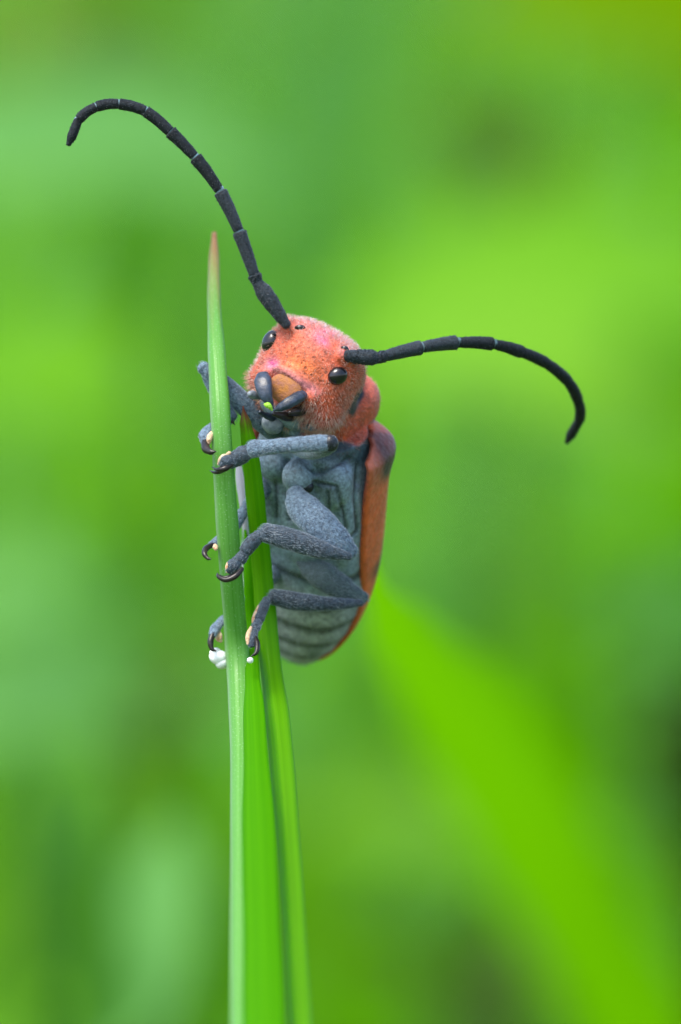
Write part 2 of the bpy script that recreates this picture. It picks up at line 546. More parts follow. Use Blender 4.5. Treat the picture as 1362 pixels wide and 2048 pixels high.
fH = npv((-0.40, -0.90, 0.10)); fH /= np.linalg.norm(fH)
rH = npv((math.cos(R(27)), 0, -math.sin(R(27)))); rH -= fH * rH.dot(fH); rH /= np.linalg.norm(rH)
uH = np.cross(fH, rH)
if uH[2] < 0: uH = -uH
cH = npv(P(632, 752, 0.01))
def hp(r, f, u): return cH + rH * r + fH * f + uH * u

# ------------------------------------------------------------------ body
def build_body():
    M = Mesh()
    # thorax and abdomen, one loft with overlapping sternites
    seg = 40
    ts = np.linspace(0, 1, 110)
    Vb, Fb = [], []
    edges = [0.50, 0.62, 0.72, 0.81, 0.89, 0.96]
    for t in ts:
        if t < 0.5:
            w = 0.130 + 0.042 * math.sin(min(t / 0.35, 1) * math.pi / 2)
            h = 0.105 + 0.025 * math.sin(min(t / 0.3, 1) * math.pi / 2)
        else:
            q = (t - 0.5) / 0.5
            w = 0.172 * (1 - q ** 2.0) ** 0.66 if q < 1 else 0
            h = 0.130 * (1 - q ** 2.4) ** 0.62 if q < 1 else 0
        w = max(w, 0.006); h = max(h, 0.006)
        step = 0
        for e0, e1 in zip(edges[:-1], edges[1:]):
            if e0 <= t < e1:
                f = (t - e0) / (e1 - e0)
                step = 0.013 * f ** 0.7 - 0.006
        for k in range(seg):
            a = 2 * math.pi * k / seg
            ca, sa = spow(math.cos(a), 0.85), spow(math.sin(a), 0.85)
            rr = 1.0
            bump_ = step if sa > -0.2 else 0
            Vb.append(bp_(t, (w + bump_) * ca, (h + bump_) * sa))
    for i in range(len(ts) - 1):
        for k in range(seg):
            k2 = (k + 1) % seg
            Fb.append((i * seg + k, i * seg + k2, (i + 1) * seg + k2, (i + 1) * seg + k))
    Fb.append(tuple(reversed(range(seg)))); Fb.append(tuple((len(ts) - 1) * seg + k for k in range(seg)))
    M.add((Vb, Fb))
    ax = (Ll, Vv, a_ax)
    # metasternum plates and side plate
    M.add(ellipsoid(bp_(0.30, 0.055, 0.10), ax, (0.075, 0.045, 0.13), 2.6))
    M.add(ellipsoid(bp_(0.30, -0.055, 0.10), ax, (0.07, 0.045, 0.13), 2.6))
    M.add(ellipsoid(bp_(0.30, 0.145, 0.045), ax, (0.022, 0.045, 0.13), 2.6))
    M.add(ellipsoid(bp_(0.12, 0.105, 0.075), ax, (0.055, 0.045, 0.07), 2.4))
    # collar ring behind the prothorax
    M.add(ellipsoid(bp_(0.035, 0.0, 0.0), ax, (0.136, 0.126, 0.030), 2.6))
    # prothorax
    M.add(ellipsoid(npv(P(640, 810, 0.14)), ax, (0.130, 0.150, 0.070), 2.9))
    M.add(ellipsoid(npv(P(632, 778, 0.10)), ax, (0.105, 0.125, 0.09), 2.3))
    # front, middle and hind coxae
    for px, py, y, r in ((596, 862, 0.00, 30), (552, 852, 0.02, 26), (597, 953, 0.015, 34), (546, 930, 0.07, 31), (640, 1120, 0.24, 30), (570, 1115, 0.26, 28)):
        M.add(ellipsoid(npv(P(px, py, y)), ax, (r * W, r * W * 0.95, r * W * 1.1), 2.0, 24, 16))
    # head capsule
    ah = (rH, fH, uH)
    M.add(ellipsoid(hp(0, 0.045, 0.0), ah, (0.130, 0.090, 0.124), 2.9))
    M.add(ellipsoid(hp(0, -0.02, 0.0), ah, (0.112, 0.09, 0.112), 2.4))
    M.add(ellipsoid(hp(0.0, 0.055, 0.01), ah, (0.105, 0.088, 0.10), 2.4))           # frons bulge
    for s in (-1, 1):
        M.add(ellipsoid(hp(s * 0.085, 0.082, 0.084), ah, (0.028, 0.042, 0.026), 2.0, 24, 16))  # antennal tubercle
        M.add(ellipsoid(hp(s * 0.090, 0.055, -0.055), ah, (0.044, 0.055, 0.056), 2.1))           # cheek
        M.add(ellipsoid(hp(s * 0.066, 0.120, -0.045), ah, (0.026, 0.026, 0.022), 2.0, 24, 16)) # mandible socket
    # clypeus lip above the labrum
    lip = [hp(-0.052, 0.128, -0.022), hp(-0.028, 0.146, -0.010), hp(0, 0.150, -0.008), hp(0.03, 0.146, -0.014), hp(0.058, 0.128, -0.032)]
    M.add(tube(lip, [0.010, 0.013, 0.014, 0.013, 0.010], n=20, seg=12))
    M.add(ellipsoid(hp(0.0, 0.04, -0.10), ah, (0.085, 0.085, 0.045), 2.2))           # gula
    M.add(ellipsoid(hp(0.02, -0.06, -0.06), ah, (0.09, 0.10, 0.08), 2.2))            # neck
    me = new_mesh('pre', M.V, M.F)
    ob = bpy.data.objects.new('pre', me)
    COL.objects.link(ob)
    md = ob.modifiers.new('r', 'REMESH')
    md.mode = 'VOXEL'; md.voxel_size = 0.0048; md.adaptivity = 0.0
    sm = ob.modifiers.new('s', 'SMOOTH'); sm.factor = 0.5; sm.iterations = 3
    dg = bpy.context.evaluated_depsgraph_get()
    me2 = bpy.data.meshes.new_from_object(ob.evaluated_get(dg))
    bpy.data.objects.remove(ob)
    me2.name = 'body'
    me2.polygons.foreach_set('use_smooth', [True] * len(me2.polygons))
    return me2

body_me = build_body()
nv = len(body_me.vertices)
co = np.zeros(nv * 3, dtype=np.float32); body_me.vertices.foreach_get('co', co); co = co.reshape(-1, 3).astype(float)
nrm = np.zeros(nv * 3, dtype=np.float32); body_me.vertices.foreach_get('normal', nrm); nrm = nrm.reshape(-1, 3).astype(float)

def sstep(x, a, b):
    t = np.clip((x - a) / (b - a), 0, 1)
    return t * t * (3 - 2 * t)

def grooves():
    """Sutures of the chest plates, cut into the surface."""
    db = co - cA
    s_ = -(db @ a_ax) / BL; l_, v_ = db @ Ll, db @ Vv
    g = np.zeros(nv)
    k = 800.0 * CAM_D / (CAM_D + co[:, 1])
    q0 = np.stack([681 + co[:, 0] * k, 1024 - co[:, 2] * k], 1)
    lines = [[(613, 931), (632, 947), (648, 943), (700, 915)], [(628, 964), (673, 974), (682, 1010), (692, 1056)], [(714, 930), (710, 1000), (715, 1060), (703, 1074)],
             [(551, 962), (553, 1035)], [(572, 985), (578, 1040)], [(560, 1090), (640, 1112), (705, 1095)], [(655, 985), (660, 1040)]]
    for pl in lines:
        for a, b in zip(pl[:-1], pl[1:]):
            a = np.array(a, float); b = np.array(b, float)
            q = q0 - a
            d = b - a; L = np.linalg.norm(d); d = d / L
            t = np.clip(q @ d, 0, L)
            dist = np.linalg.norm(q - np.outer(t, d), axis=1)
            g = np.maximum(g, np.exp(-(dist / 3.6) ** 2))
    g *= (v_ > 0.0) * (s_ > 0.02) * (nrm[:, 1] < 0.2)
    return g
GRV = grooves()
co = co - nrm * (GRV * 0.006)[:, None]
body_me.vertices.foreach_set('co', co.astype(np.float32).ravel())
body_me.update()

def pigment():
    dh = co - cH
    r_, f_, u_ = dh @ rH, dh @ fH, dh @ uH
    db = co - cA
    s_ = -(db @ a_ax) / BL            # axial, 0 thorax front, 1 tail
    l_, v_ = db @ Ll, db @ Vv
    jit = np.array([mnoise.noise(Vector(c * 30)) for c in co]) * 0.02
    jit2 = np.array([mnoise.noise(Vector(c * 14 + 9)) for c in co])
    grey = np.array([0.21, 0.29, 0.36]); dark = np.array([0.012, 0.022, 0.028])
    red = np.array([0.53, 0.085, 0.028]); pink = np.array([0.44, 0.095, 0.058]); orange = np.array([0.72, 0.17, 0.045])
    mag = np.array([0.72, 0.05, 0.34])
    C = np.tile(grey, (nv, 1))
    # greyer, darker skin in front part of underside, paler abdomen bands
    k = sstep(s_ + jit, 0.52, 0.62)[:, None]
    C = C * (1 - k) + np.array([0.33, 0.36, 0.40]) * k
    # dark membranes between sternites
    for e in (0.50, 0.62, 0.72, 0.81, 0.89, 0.96):
        k = np.exp(-((s_ - e - 0.010 + jit * 0.3) / 0.020) ** 2)[:, None] * 0.85
        C = C * (1 - k) + dark * k
    C = C * (1 - 0.8 * GRV[:, None]) + dark * 0.8 * GRV[:, None]
    # prothorax and head red
    thr = 0.008 - 0.6 * np.clip(v_, 0, 0.12)
    redm = sstep(thr - s_ + jit * 0.3, -0.007, 0.007)
    underside = sstep(v_ - 0.30 * np.clip(-s_, 0, 1) + jit, 0.085, 0.115) * (1 - sstep(u_, -0.115, -0.085)) * (1 - sstep(r_, 0.055, 0.105))
    redm = redm * (1 - underside)
    mixr = np.clip(0.5 + jit2 * 0.9, 0, 1)[:, None]
    Rc = red * (1 - mixr) + pink * mixr
    # oranger centre of the face
    k = np.exp(-((r_ - 0.02) / 0.06) ** 2 - ((u_ - 0.01) / 0.045) ** 2) * sstep(f_, 0.05, 0.1)
    Rc = Rc * (1 - k[:, None]) + orange * k[:, None]
    # pale pink brow and cheek margins
    k = (sstep(u_ + jit, 0.07, 0.12) * 0.55)[:, None]
    Rc = Rc * (1 - k) + np.array([0.58, 0.22, 0.22]) * k
    k = (np.exp(-((u_ + 0.016 + jit * 0.4) / 0.014) ** 2) * sstep(f_, 0.115, 0.135) * 0.8)[:, None]
    Rc = Rc * (1 - k) + np.array([0.62, 0.24, 0.28]) * k
    # magenta specular spots put into the colour
    for (cr, cu, sr, su, kk) in ((0.030, 0.104, 0.034, 0.014, 1.3), (-0.058, -0.012, 0.016, 0.012, 0.8), (0.0, 0.115, 0.016, 0.01, 0.5)):
        k = np.exp(-((r_ - cr) / sr) ** 2 - ((u_ - cu) / su) ** 2) * sstep(f_, 0.03, 0.07) * np.clip(0.65 + 1.4 * jit2, 0, 1) * kk
        k = np.clip(k, 0, 0.95)
        Rc = Rc * (1 - k[:, None]) + mag * k[:, None]
    # side of the head behind the eye, its dark red shading painted in
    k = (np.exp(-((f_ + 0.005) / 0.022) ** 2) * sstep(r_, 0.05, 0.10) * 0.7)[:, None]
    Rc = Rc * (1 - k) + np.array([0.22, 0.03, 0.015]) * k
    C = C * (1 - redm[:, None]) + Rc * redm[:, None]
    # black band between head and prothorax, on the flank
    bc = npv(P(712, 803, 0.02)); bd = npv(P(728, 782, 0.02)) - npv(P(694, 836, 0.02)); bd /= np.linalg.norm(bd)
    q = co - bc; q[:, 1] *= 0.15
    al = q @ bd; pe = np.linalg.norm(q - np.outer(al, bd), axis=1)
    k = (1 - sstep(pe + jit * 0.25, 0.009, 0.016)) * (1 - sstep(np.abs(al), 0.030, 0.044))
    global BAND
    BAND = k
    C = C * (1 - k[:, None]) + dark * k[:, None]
    # black collar
    k = sstep(s_ - thr + jit * 0.3, -0.006, 0.008) * (1 - sstep(s_ - thr + jit * 0.3, 0.05, 0.085)) * (1 - 0.0 * v_)
    C = C * (1 - 0.85 * k[:, None]) + np.array([0.012, 0.035, 0.035]) * 0.85 * k[:, None]
    # flecks of darker skin on the underside
    k = (np.clip(jit2 - 0.05, 0, 1) * (1 - redm) * 0.9)[:, None]
    C = C * (1 - k) + np.array([0.05, 0.10, 0.12]) * k
    pits = np.exp(-((r_ - 0.015) / 0.085) ** 2 - ((u_ - 0.012) / 0.045) ** 2) * sstep(f_, 0.08, 0.12) + 0.12
    return C, redm, pits, (r_, f_, u_, s_, l_, v_)

C_, redm, pits, FR = pigment()
at = body_me.attributes.new('pigment', 'FLOAT_COLOR', 'POINT')
at.data.foreach_set('color', np.concatenate([C_, np.ones((nv, 1))], 1).astype(np.float32).ravel())
at2 = body_me.attributes.new('zone', 'FLOAT_COLOR', 'POINT')
at2.data.foreach_set('color', np.stack([redm, np.clip(pits * 1.3, 0, 1), np.zeros(nv), np.ones(nv)], 1).astype(np.float32).ravel())

beetle = bpy.data.objects.new('beetle', None)
COL.objects.link(beetle)
beetle.empty_display_size = 0.2
beetle.location = P(520, 1310, 0.15)
bpy.context.view_layer.update()
tag(beetle, 'red and black longhorn beetle clinging head-up to grass blades with antennae spread', 'beetle')
body = link('body', body_me, body_material(), beetle)
body['label'] = 'red hairy head and prothorax above a slate grey banded underside'

# ------------------------------------------------------------------ hair maker
def hairs(pos, nor, lay, length, width, bend=0.5, V=None, F=None):
    """Tapered three-sided hairs; lay mixes the normal with a combing direction."""
    n = len(pos)
    d = nor + lay
    d /= np.linalg.norm(d, axis=1)[:, None] + 1e-12
    d2 = d + lay * bend
    d2 /= np.linalg.norm(d2, axis=1)[:, None] + 1e-12
    rd = rng.normal(size=(n, 3))
    s = np.cross(d, rd); s /= np.linalg.norm(s, axis=1)[:, None] + 1e-12
    b = np.cross(d, s)
    L = length[:, None]; w = width[:, None] if isinstance(width, np.ndarray) else width
    p0 = pos - nor * 0.002
    p1 = p0 + d * L * 0.5
    p2 = p1 + d2 * L * 0.5
    rows = []
    for k in range(3):
        a = 2 * math.pi * k / 3
        off = s * math.cos(a) + b * math.sin(a)
        rows.append(p0 + off * w)
    for k in range(3):
        a = 2 * math.pi * k / 3
        off = s * math.cos(a) + b * math.sin(a)
        rows.append(p1 + off * w * 0.75)
    rows.append(p2)
    A = np.stack(rows, 1).reshape(-1, 3)
    base = np.arange(n)[:, None] * 7
    quads = np.array([[0, 1, 4, 3], [1, 2, 5, 4], [2, 0, 3, 5]])
    tris = np.array([[3, 4, 6], [4, 5, 6], [5, 3, 6]])
    Q = (base[:, :, None] + quads[None]).reshape(-1, 4)
    T = (base[:, :, None] + tris[None]).reshape(-1, 3)
    return A, Q, T

def hair_mesh(name, A, Q, T):
    me = bpy.data.meshes.new(name)
    me.vertices.add(len(A)); me.vertices.foreach_set('co', A.astype(np.float32).ravel())
    nl = len(Q) * 4 + len(T) * 3
    me.loops.add(nl)
    me.loops.foreach_set('vertex_index', np.concatenate([Q.ravel(), T.ravel()]).astype(np.int32))
    me.polygons.add(len(Q) + len(T))
    st = np.concatenate([np.arange(len(Q)) * 4, len(Q) * 4 + np.arange(len(T)) * 3]).astype(np.int32)
    me.polygons.foreach_set('loop_start', st)
    me.update(calc_edges=True)
    return me

def sample(me, n, weight=None):
    me.calc_loop_triangles()
    nt = len(me.loop_triangles)
    tv = np.zeros(nt * 3, dtype=np.int32); me.loop_triangles.foreach_get('vertices', tv); tv = tv.reshape(-1, 3)
    c = np.zeros(len(me.vertices) * 3, dtype=np.float32); me.vertices.foreach_get('co', c); c = c.reshape(-1, 3).astype(float)
    vn = np.zeros(len(me.vertices) * 3, dtype=np.float32); me.vertices.foreach_get('normal', vn); vn = vn.reshape(-1, 3).astype(float)
    ar = np.linalg.norm(np.cross(c[tv[:, 1]] - c[tv[:, 0]], c[tv[:, 2]] - c[tv[:, 0]]), axis=1)
    if weight is not None:
        ar = ar * weight[tv].mean(1)
    ar = ar / ar.sum()
    idx = rng.choice(nt, n, p=ar)
    b = rng.dirichlet((1, 1, 1), n)
    p = (c[tv[idx]] * b[:, :, None]).sum(1)
    nn = (vn[tv[idx]] * b[:, :, None]).sum(1)
    nn /= np.linalg.norm(nn, axis=1)[:, None] + 1e-12
    return p, nn

# face and prothorax hair
r_, f_, u_, s_, l_, v_ = FR
wt = redm * (1 - BAND) * (nrm[:, 1] < 0.55) * (0.25 + sstep(f_, -0.1, 0.06))
# bare clypeus, mouth region
p, n_ = sample(body_me, 7500, wt)
q = p - cH
rr, uu, ff = q @ rH, q @ uH, q @ fH
lay = np.outer(np.sign(rr) * 0.5 * np.clip(np.abs(rr) / 0.1, 0, 1), rH) - uH[None] * 0.55 * (uu < 0.03)[:, None] + uH[None] * 0.45 * (uu > 0.07)[:, None] + rng.normal(size=p.shape) * 0.35
ln = rng.uniform(0.007, 0.016, len(p)) * (1 + 0.7 * (uu < -0.06)) * (1 - 0.45 * np.exp(-((rr - 0.01) / 0.06) ** 2 - ((uu) / 0.04) ** 2))
hair_f = link('hair', hair_mesh('hair', *hairs(p, n_, lay, ln, 0.00042)), M_hair_face, beetle)
tag(hair_f, 'short pale pink hairs over the red head', kind='stuff')
# brow and left cheek hair, pale sky rim put into its colour
wt4 = redm * (sstep(u_, 0.07, 0.115) + sstep(-r_, 0.09, 0.12) * 0.8) * (nrm[:, 1] < 0.6)
p, n_ = sample(body_me, 2600, wt4 + 1e-9)
lay = uH[None] * 0.3 + rng.normal(size=p.shape) * 0.4
hair_b = link('hair', hair_mesh('hair', *hairs(p, n_, lay, rng.uniform(0.008, 0.017, len(p)), 0.00040)), hair_material('sky_rim_hair', (0.58, 0.42, 0.46), (0.78, 0.72, 0.80)), beetle)
tag(hair_b, 'brow hairs coloured lilac as a pale sky rim', kind='stuff')
# long cream tufts under the cheek
wt2 = redm * np.exp(-((r_ - 0.075) / 0.05) ** 2 - ((u_ + 0.085) / 0.035) ** 2) * (f_ > 0.0)
p, n_ = sample(body_me, 420, wt2 + 1e-9)
lay = -uH[None] * 0.9 + rng.normal(size=p.shape) * 0.35
hair_t = link('hair', hair_mesh('hair', *hairs(p, n_, lay, rng.uniform(0.014, 0.034, len(p)), 0.0005)), hair_material('cream_hair', (0.55, 0.30, 0.22), (0.78, 0.62, 0.50)), beetle)
tag(hair_t, 'longer cream hairs under the cheek', kind='stuff')
# silver pile on the underside
wt3 = (1 - redm) * (s_ > 0.03) * (nrm[:, 1] < 0.3)
p, n_ = sample(body_me, 9000, wt3)
lay = -a_ax[None] * 3.0 + rng.normal(size=p.shape) * 0.3
hair_u = link('hair', hair_mesh('hair', *hairs(p, n_, lay, rng.uniform(0.008, 0.015, len(p)), 0.0004)), M_hair_grey, beetle)
tag(hair_u, 'fine silver hairs on the grey underside', kind='stuff')

# ------------------------------------------------------------------ eyes
def eye(c, ax, rad, label=None, name='eye'):
    me = new_mesh(name, *ellipsoid(c, ax, rad, 2.0, 36, 24))
    o = link(name, me, M_eye, beetle)
    if label: o['label'] = label
    return o
ah = (rH, fH, uH)
def surf(px, py):
    """Point and normal of the head surface under a photo pixel."""
    o = Vector((0, -CAM_D, 0)); d = (P(px, py, 0) - o).normalized()
    return BVH.ray_cast(o, d)
BVH = BVHTree.FromPolygons([tuple(c) for c in co], [tuple(pp.vertices) for pp in body_me.polygons])

def eye_at(px, py, ra, rb, rc, roll, sink, name='eye'):
    h, n, _, _ = surf(px, py)
    n = npv(n)
    t1 = npv((math.cos(R(roll)), 0, -math.sin(R(roll)))); t1 -= n * t1.dot(n); t1 /= np.linalg.norm(t1)
    t2 = np.cross(n, t1)
    return eye(npv(h) - n * sink, (t1, t2, n), (ra, rb, rc), name=name)
eye_at(676, 752, 0.0225, 0.026, 0.022, 62, 0.004)
e2 = eye(hp(-0.106, 0.104, 0.030), (fH * 0.75 + rH * -0.66, uH, np.cross(fH * 0.75 + rH * -0.66, uH)), (0.020, 0.030, 0.026))
eye_at(690, 697, 0.011, 0.007, 0.010, 35, 0.003, 'upper_eye_lobe')
eye_at(600, 655, 0.015, 0.008, 0.010, 12, 0.003, 'upper_eye_lobe')

# ------------------------------------------------------------------ mouthparts
def part(name, vf, mat, parent, label=None):
    o = link(name, new_mesh(name, *vf), mat, parent)
    if label: o['label'] = label
    return o
yl = -0.155
part('mandible', tube([P(525, 750, -0.125), P(527, 770, -0.15), P(533, 793, -0.165), P(546, 817, -0.165)], [0.016, 0.0225, 0.0215, 0.018, 0.012, 0.003], flat=0.6, hint=fH + 0.35 * rH, n=26, seg=22, sq=0.8, capk=0.45), M_mand, beetle)
part('mandible', tube([P(607, 789, -0.145), P(594, 796, -0.165), P(572, 809, -0.178), P(547, 821, -0.168)], [0.012, 0.0150, 0.0150, 0.0145, 0.011, 0.003], flat=0.8, hint=fH + 0.4 * uH, n=26, seg=22, sq=0.8, capk=0.45), M_mand, beetle)
part('labrum', ellipsoid(npv(P(571, 779, -0.122)), ah, (0.047, 0.017, 0.036), 2.3), M_labrum, beetle)
part('palp', tube([P(520, 795, -0.10), P(508, 790, -0.11), P(500, 788, -0.12)], [0.006, 0.010, 0.011, 0.008], n=10), M_palp, beetle)
part('palp', tube([P(545, 835, -0.08), P(530, 830, -0.10), P(520, 824, -0.12)], [0.010, 0.009, 0.006, 0.005], n=10), M_mand, beetle)
part('palp', tube([P(585, 835, -0.09), P(565, 832, -0.13), P(548, 828, -0.145)], [0.011, 0.012, 0.009, 0.006], n=12), M_claw, beetle)  # this palp and the next are black, standing for shadow under the mandible
part('palp', tube([P(622, 812, -0.08), P(600, 822, -0.12), P(580, 826, -0.14)], [0.014, 0.014, 0.012, 0.007], n=12), M_claw, beetle)
part('labium', ellipsoid(npv(P(546, 846, -0.055)), ah, (0.030, 0.026, 0.028), 2.0), M_palp, beetle)
part('labium', ellipsoid(npv(P(600, 838, -0.06)), ah, (0.055, 0.025, 0.020), 2.0), M_leg, beetle)

# ------------------------------------------------------------------ antennae
def antenna(scape, joints, radii, depth0, depth1, label, jm=None):
    n = len(joints)
    dep = [depth0 + (depth1 - depth0) * (i / (n - 1)) ** 1.3 for i in range(n)]
    a = P(*scape[0], depth0 - 0.005); b = P(*joints[0], dep[0])
    root = part('antenna', tube([npv(a), npv(a) * 0.45 + npv(b) * 0.55, npv(b)], scape[1], n=18, seg=16), M_ant_glint, beetle, label)
    A = []
    for i in range(n - 1):
        p0, p1 = npv(P(*joints[i], dep[i])), npv(P(*joints[i + 1], dep[i + 1]))
        r0 = radii[min(i, len(radii) - 1)] * W * 1.1
        d = (p1 - p0); ln = np.linalg.norm(d); d /= ln
        # slight sag of each segment keeps the chain curved
        pm = (p0 + p1) / 2
        if 0 < i < n - 2:
            pn = npv(P(*joints[i + 2], dep[i + 2])); pp = npv(P(*joints[i - 1], dep[i - 1]))
            pm = pm - ((pn + pp) / 2 - pm) * 0.10
        g = (0.0036 if i < 5 else 0.0024) if ln > 0.03 else 0.001
        last = i == n - 2
        o = part('antenna_segment', tube([p0 + d * g, pm, p1 - d * g], [r0 * (0.84 if i < 5 else 0.95), r0 * (0.94 if i < 5 else 1.0), r0 * 1.03, (r0 * 0.55 if last else r0 * (1.12 if i < 5 else 1.03))], n=14, seg=14, capk=0.8 if last else 0.22), M_ant_glint if i < 3 else M_ant, root)
        if not last:
            part('antenna_joint', tube([p1 - d * g * 1.6, p1, p1 + d * g * 1.6], [r0 * 0.78, r0 * 0.74, r0 * 0.78], n=5, seg=12), jm or M_joint, root)
        k = 150 if i < 5 else 90
        p, nn = sample(o.data, k)
        lay = d[None] * 0.6 + rng.normal(size=p.shape) * 0.2
        A.append((p, nn, lay, rng.uniform(0.008, 0.022, k) * (1.0 if i < 5 else 0.5)))
    p, nn = sample(root.data, 420)
    d = npv(b) - npv(a); d /= np.linalg.norm(d)
    A.append((p, nn, d[None] * 0.8 + rng.normal(size=p.shape) * 0.25, rng.uniform(0.008, 0.018, len(p))))
    P_, N_, L_, G_ = (np.concatenate([x[j] for x in A]) for j in range(4))
    h = link('hair', hair_mesh('hair', *hairs(P_, N_, L_, G_, 0.0007)), M_hair_black, root)
    h['kind'] = 'stuff'
    return root

antenna([(573, 650), [0.0115, 0.017, 0.0205, 0.021, 0.014]],
        [(515, 566), (509, 551), (478, 463), (440, 382), (390, 314), (340, 263), (291, 222), (238, 207.5), (193, 213), (157, 239), (137, 290)],
        [11.5, 11.5, 11.5, 11, 10.8, 10.4, 10, 9.6, 9.2, 8.6], -0.09, -0.10, 'long antenna arching up over the bare grass tip', M_joint_pale)
antenna([(694, 712), [0.015, 0.0165, 0.019, 0.0195, 0.013]],
        [(757, 716), (766, 713), (843, 694.5), (913, 685), (985, 687.5), (1043.5, 704), (1092, 725.6), (1135, 760.6), (1156, 799.5), (1160, 838), (1134, 884)],
        [10.5, 12, 12, 11.2, 10.8, 10.4, 10.2, 10, 9.6, 9], -0.13, 0.42, 'antenna held out sideways and drooping at its end')

# ------------------------------------------------------------------ legs
def leg(label, femur, fr, tibia, tr, tarsi, tsr, claws, pads, mats=(None, None, None), flat=(0.62, 0.7), hair=1800, fh=(0.0, -1, 0.15), knees_pits=()):
    mf, mt, ms = [m or M_leg for m in mats]
    root = part('leg', tube([P(*q) for q in femur], [r * W for r in fr], flat=flat[0], hint=fh, n=30, seg=20), mf, beetle, label)
    objs = [(root, hair)]
    if tibia:
        t = part('tibia', tube([P(*q) for q in tibia], [r * W for r in tr], flat=flat[1], hint=fh, n=26, seg=18), mt, root)
        objs.append((t, int(hair * 0.8)))
    for pts, rs in zip(tarsi, tsr):
        s = part('tarsal_segment', tube([P(*q) for q in pts], [r * W for r in rs], flat=0.7, hint=fh, n=12, seg=14), ms, root)
        objs.append((s, 120))
    for pts, rs in claws:
        part('claw', tube([P(*q) for q in pts], [r * W * 0.88 for r in rs], n=16, seg=10), M_claw, root)
    for pts, rs in pads:
        part('tarsal_pad', tube([P(*q) for q in pts], [r * W for r in rs], n=10, seg=12), M_pad, root)
    for c, r in knees_pits:
        part('knee', ellipsoid(npv(P(*c)), (npv((1, 0, 0)), npv((0, 1, 0)), npv((0, 0, 1))), (r[0] * W, r[1] * W, r[2] * W), 2.0, 20, 14), M_knee_pit, root)  # knees; one on the middle leg stands for the shaded pit beside the coxa
    A = []
    for o, k in objs:
        if k <= 0: continue
        p, nn = sample(o.data, k)
        vv = np.array([v.co[:] for v in o.data.vertices])
        d = vv[-1] - vv[0]; d /= np.linalg.norm(d)
        A.append((p, nn, d[None] * 2.2 + rng.normal(size=p.shape) * 0.25, rng.uniform(0.005, 0.009, k)))
    P_, N_, L_, G_ = (np.concatenate([x[j] for x in A]) for j in range(4))
    h = link('hair', hair_mesh('hair', *hairs(P_, N_, L_, G_, 0.0003)), M_hair_grey, root)
    h['kind'] = 'stuff'
    return root

# front leg crossing below the head, foot on the slim blade
leg('front leg folded across below the head, foot on the slim blade',
    [(585, 880, 0.00), (610, 896, -0.10), (645, 893, -0.20), (664, 888, -0.23)], [16, 21, 23, 21, 17],
    [(664, 886, -0.255), (620, 888, -0.25), (560, 892, -0.225), (506, 898, -0.195)], [14, 18, 16, 15, 15, 18],
    [[(498, 903, -0.19), (486, 909, -0.185), (474, 917, -0.18)], [(474, 918, -0.18), (466, 922, -0.18), (461, 926, -0.18)], [(461, 920, -0.185), (452, 924, -0.19), (447, 929, -0.19)]],
    [[14, 18, 17], [14, 15, 13], [12, 14, 10]],
    [([(462, 930, -0.19), (448, 938, -0.20), (434, 939, -0.19), (424, 934, -0.165)], [6, 7, 6.5, 3, 1]), ([(455, 932, -0.17), (442, 942, -0.175), (430, 945, -0.165), (420, 941, -0.14)], [5, 6, 5, 3, 1])],
    [([(455, 911, -0.18), (444, 916, -0.185), (437, 928, -0.18)], [4, 6, 5, 3]), ([(459, 906, -0.18), (456, 908, -0.185)], [4, 4])],
    mats=(M_leg, M_leg, M_leg_dark), knees_pits=[((661, 887, -0.252), (16, 14, 16.5))])

# middle leg, plump femur lying over the chest
leg('middle leg with plump grey femur bent back to the blade',
    [(590, 985, -0.02), (600, 1008, -0.045), (640, 1050, -0.10), (678, 1088, -0.12), (700, 1104, -0.12)], [18, 27, 33, 34, 32, 27, 18],
    [(698, 1113, -0.135), (650, 1102, -0.155), (590, 1082, -0.165), (534, 1066, -0.165)], [8, 13, 19, 22, 22, 19],
    [[(520, 1070, -0.165), (505, 1084, -0.165), (493, 1099, -0.165)], [(488, 1108, -0.165), (481, 1118, -0.165)], [(474, 1122, -0.17), (466, 1132, -0.175), (460, 1140, -0.175)]],
    [[12, 15, 14], [11, 13], [11, 14, 10]],
    [([(484, 1138, -0.185), (470, 1153, -0.20), (452, 1160, -0.20), (437, 1153, -0.185), (435, 1146, -0.17)], [5, 6.5, 6, 5, 1.2]), ([(478, 1138, -0.165), (466, 1150, -0.17), (450, 1155, -0.17), (440, 1150, -0.16)], [4, 5, 4, 1])],
    [([(510, 1068, -0.16), (495, 1082, -0.165), (486, 1095, -0.165)], [2, 3.5, 3.5, 2]), ([(466, 1122, -0.17), (456, 1132, -0.175), (455, 1144, -0.175)], [3, 6, 5, 3]), ([(474, 1113, -0.165), (470, 1120, -0.165)], [4, 4])],
    mats=(M_leg, M_leg_dark, M_leg_dark), hair=2600, knees_pits=[((693, 1113, -0.128), (12, 10, 7)), ((613, 974, 0.004), (15, 12, 13))])  # second dark ellipsoid stands for the shaded pit beside the coxa

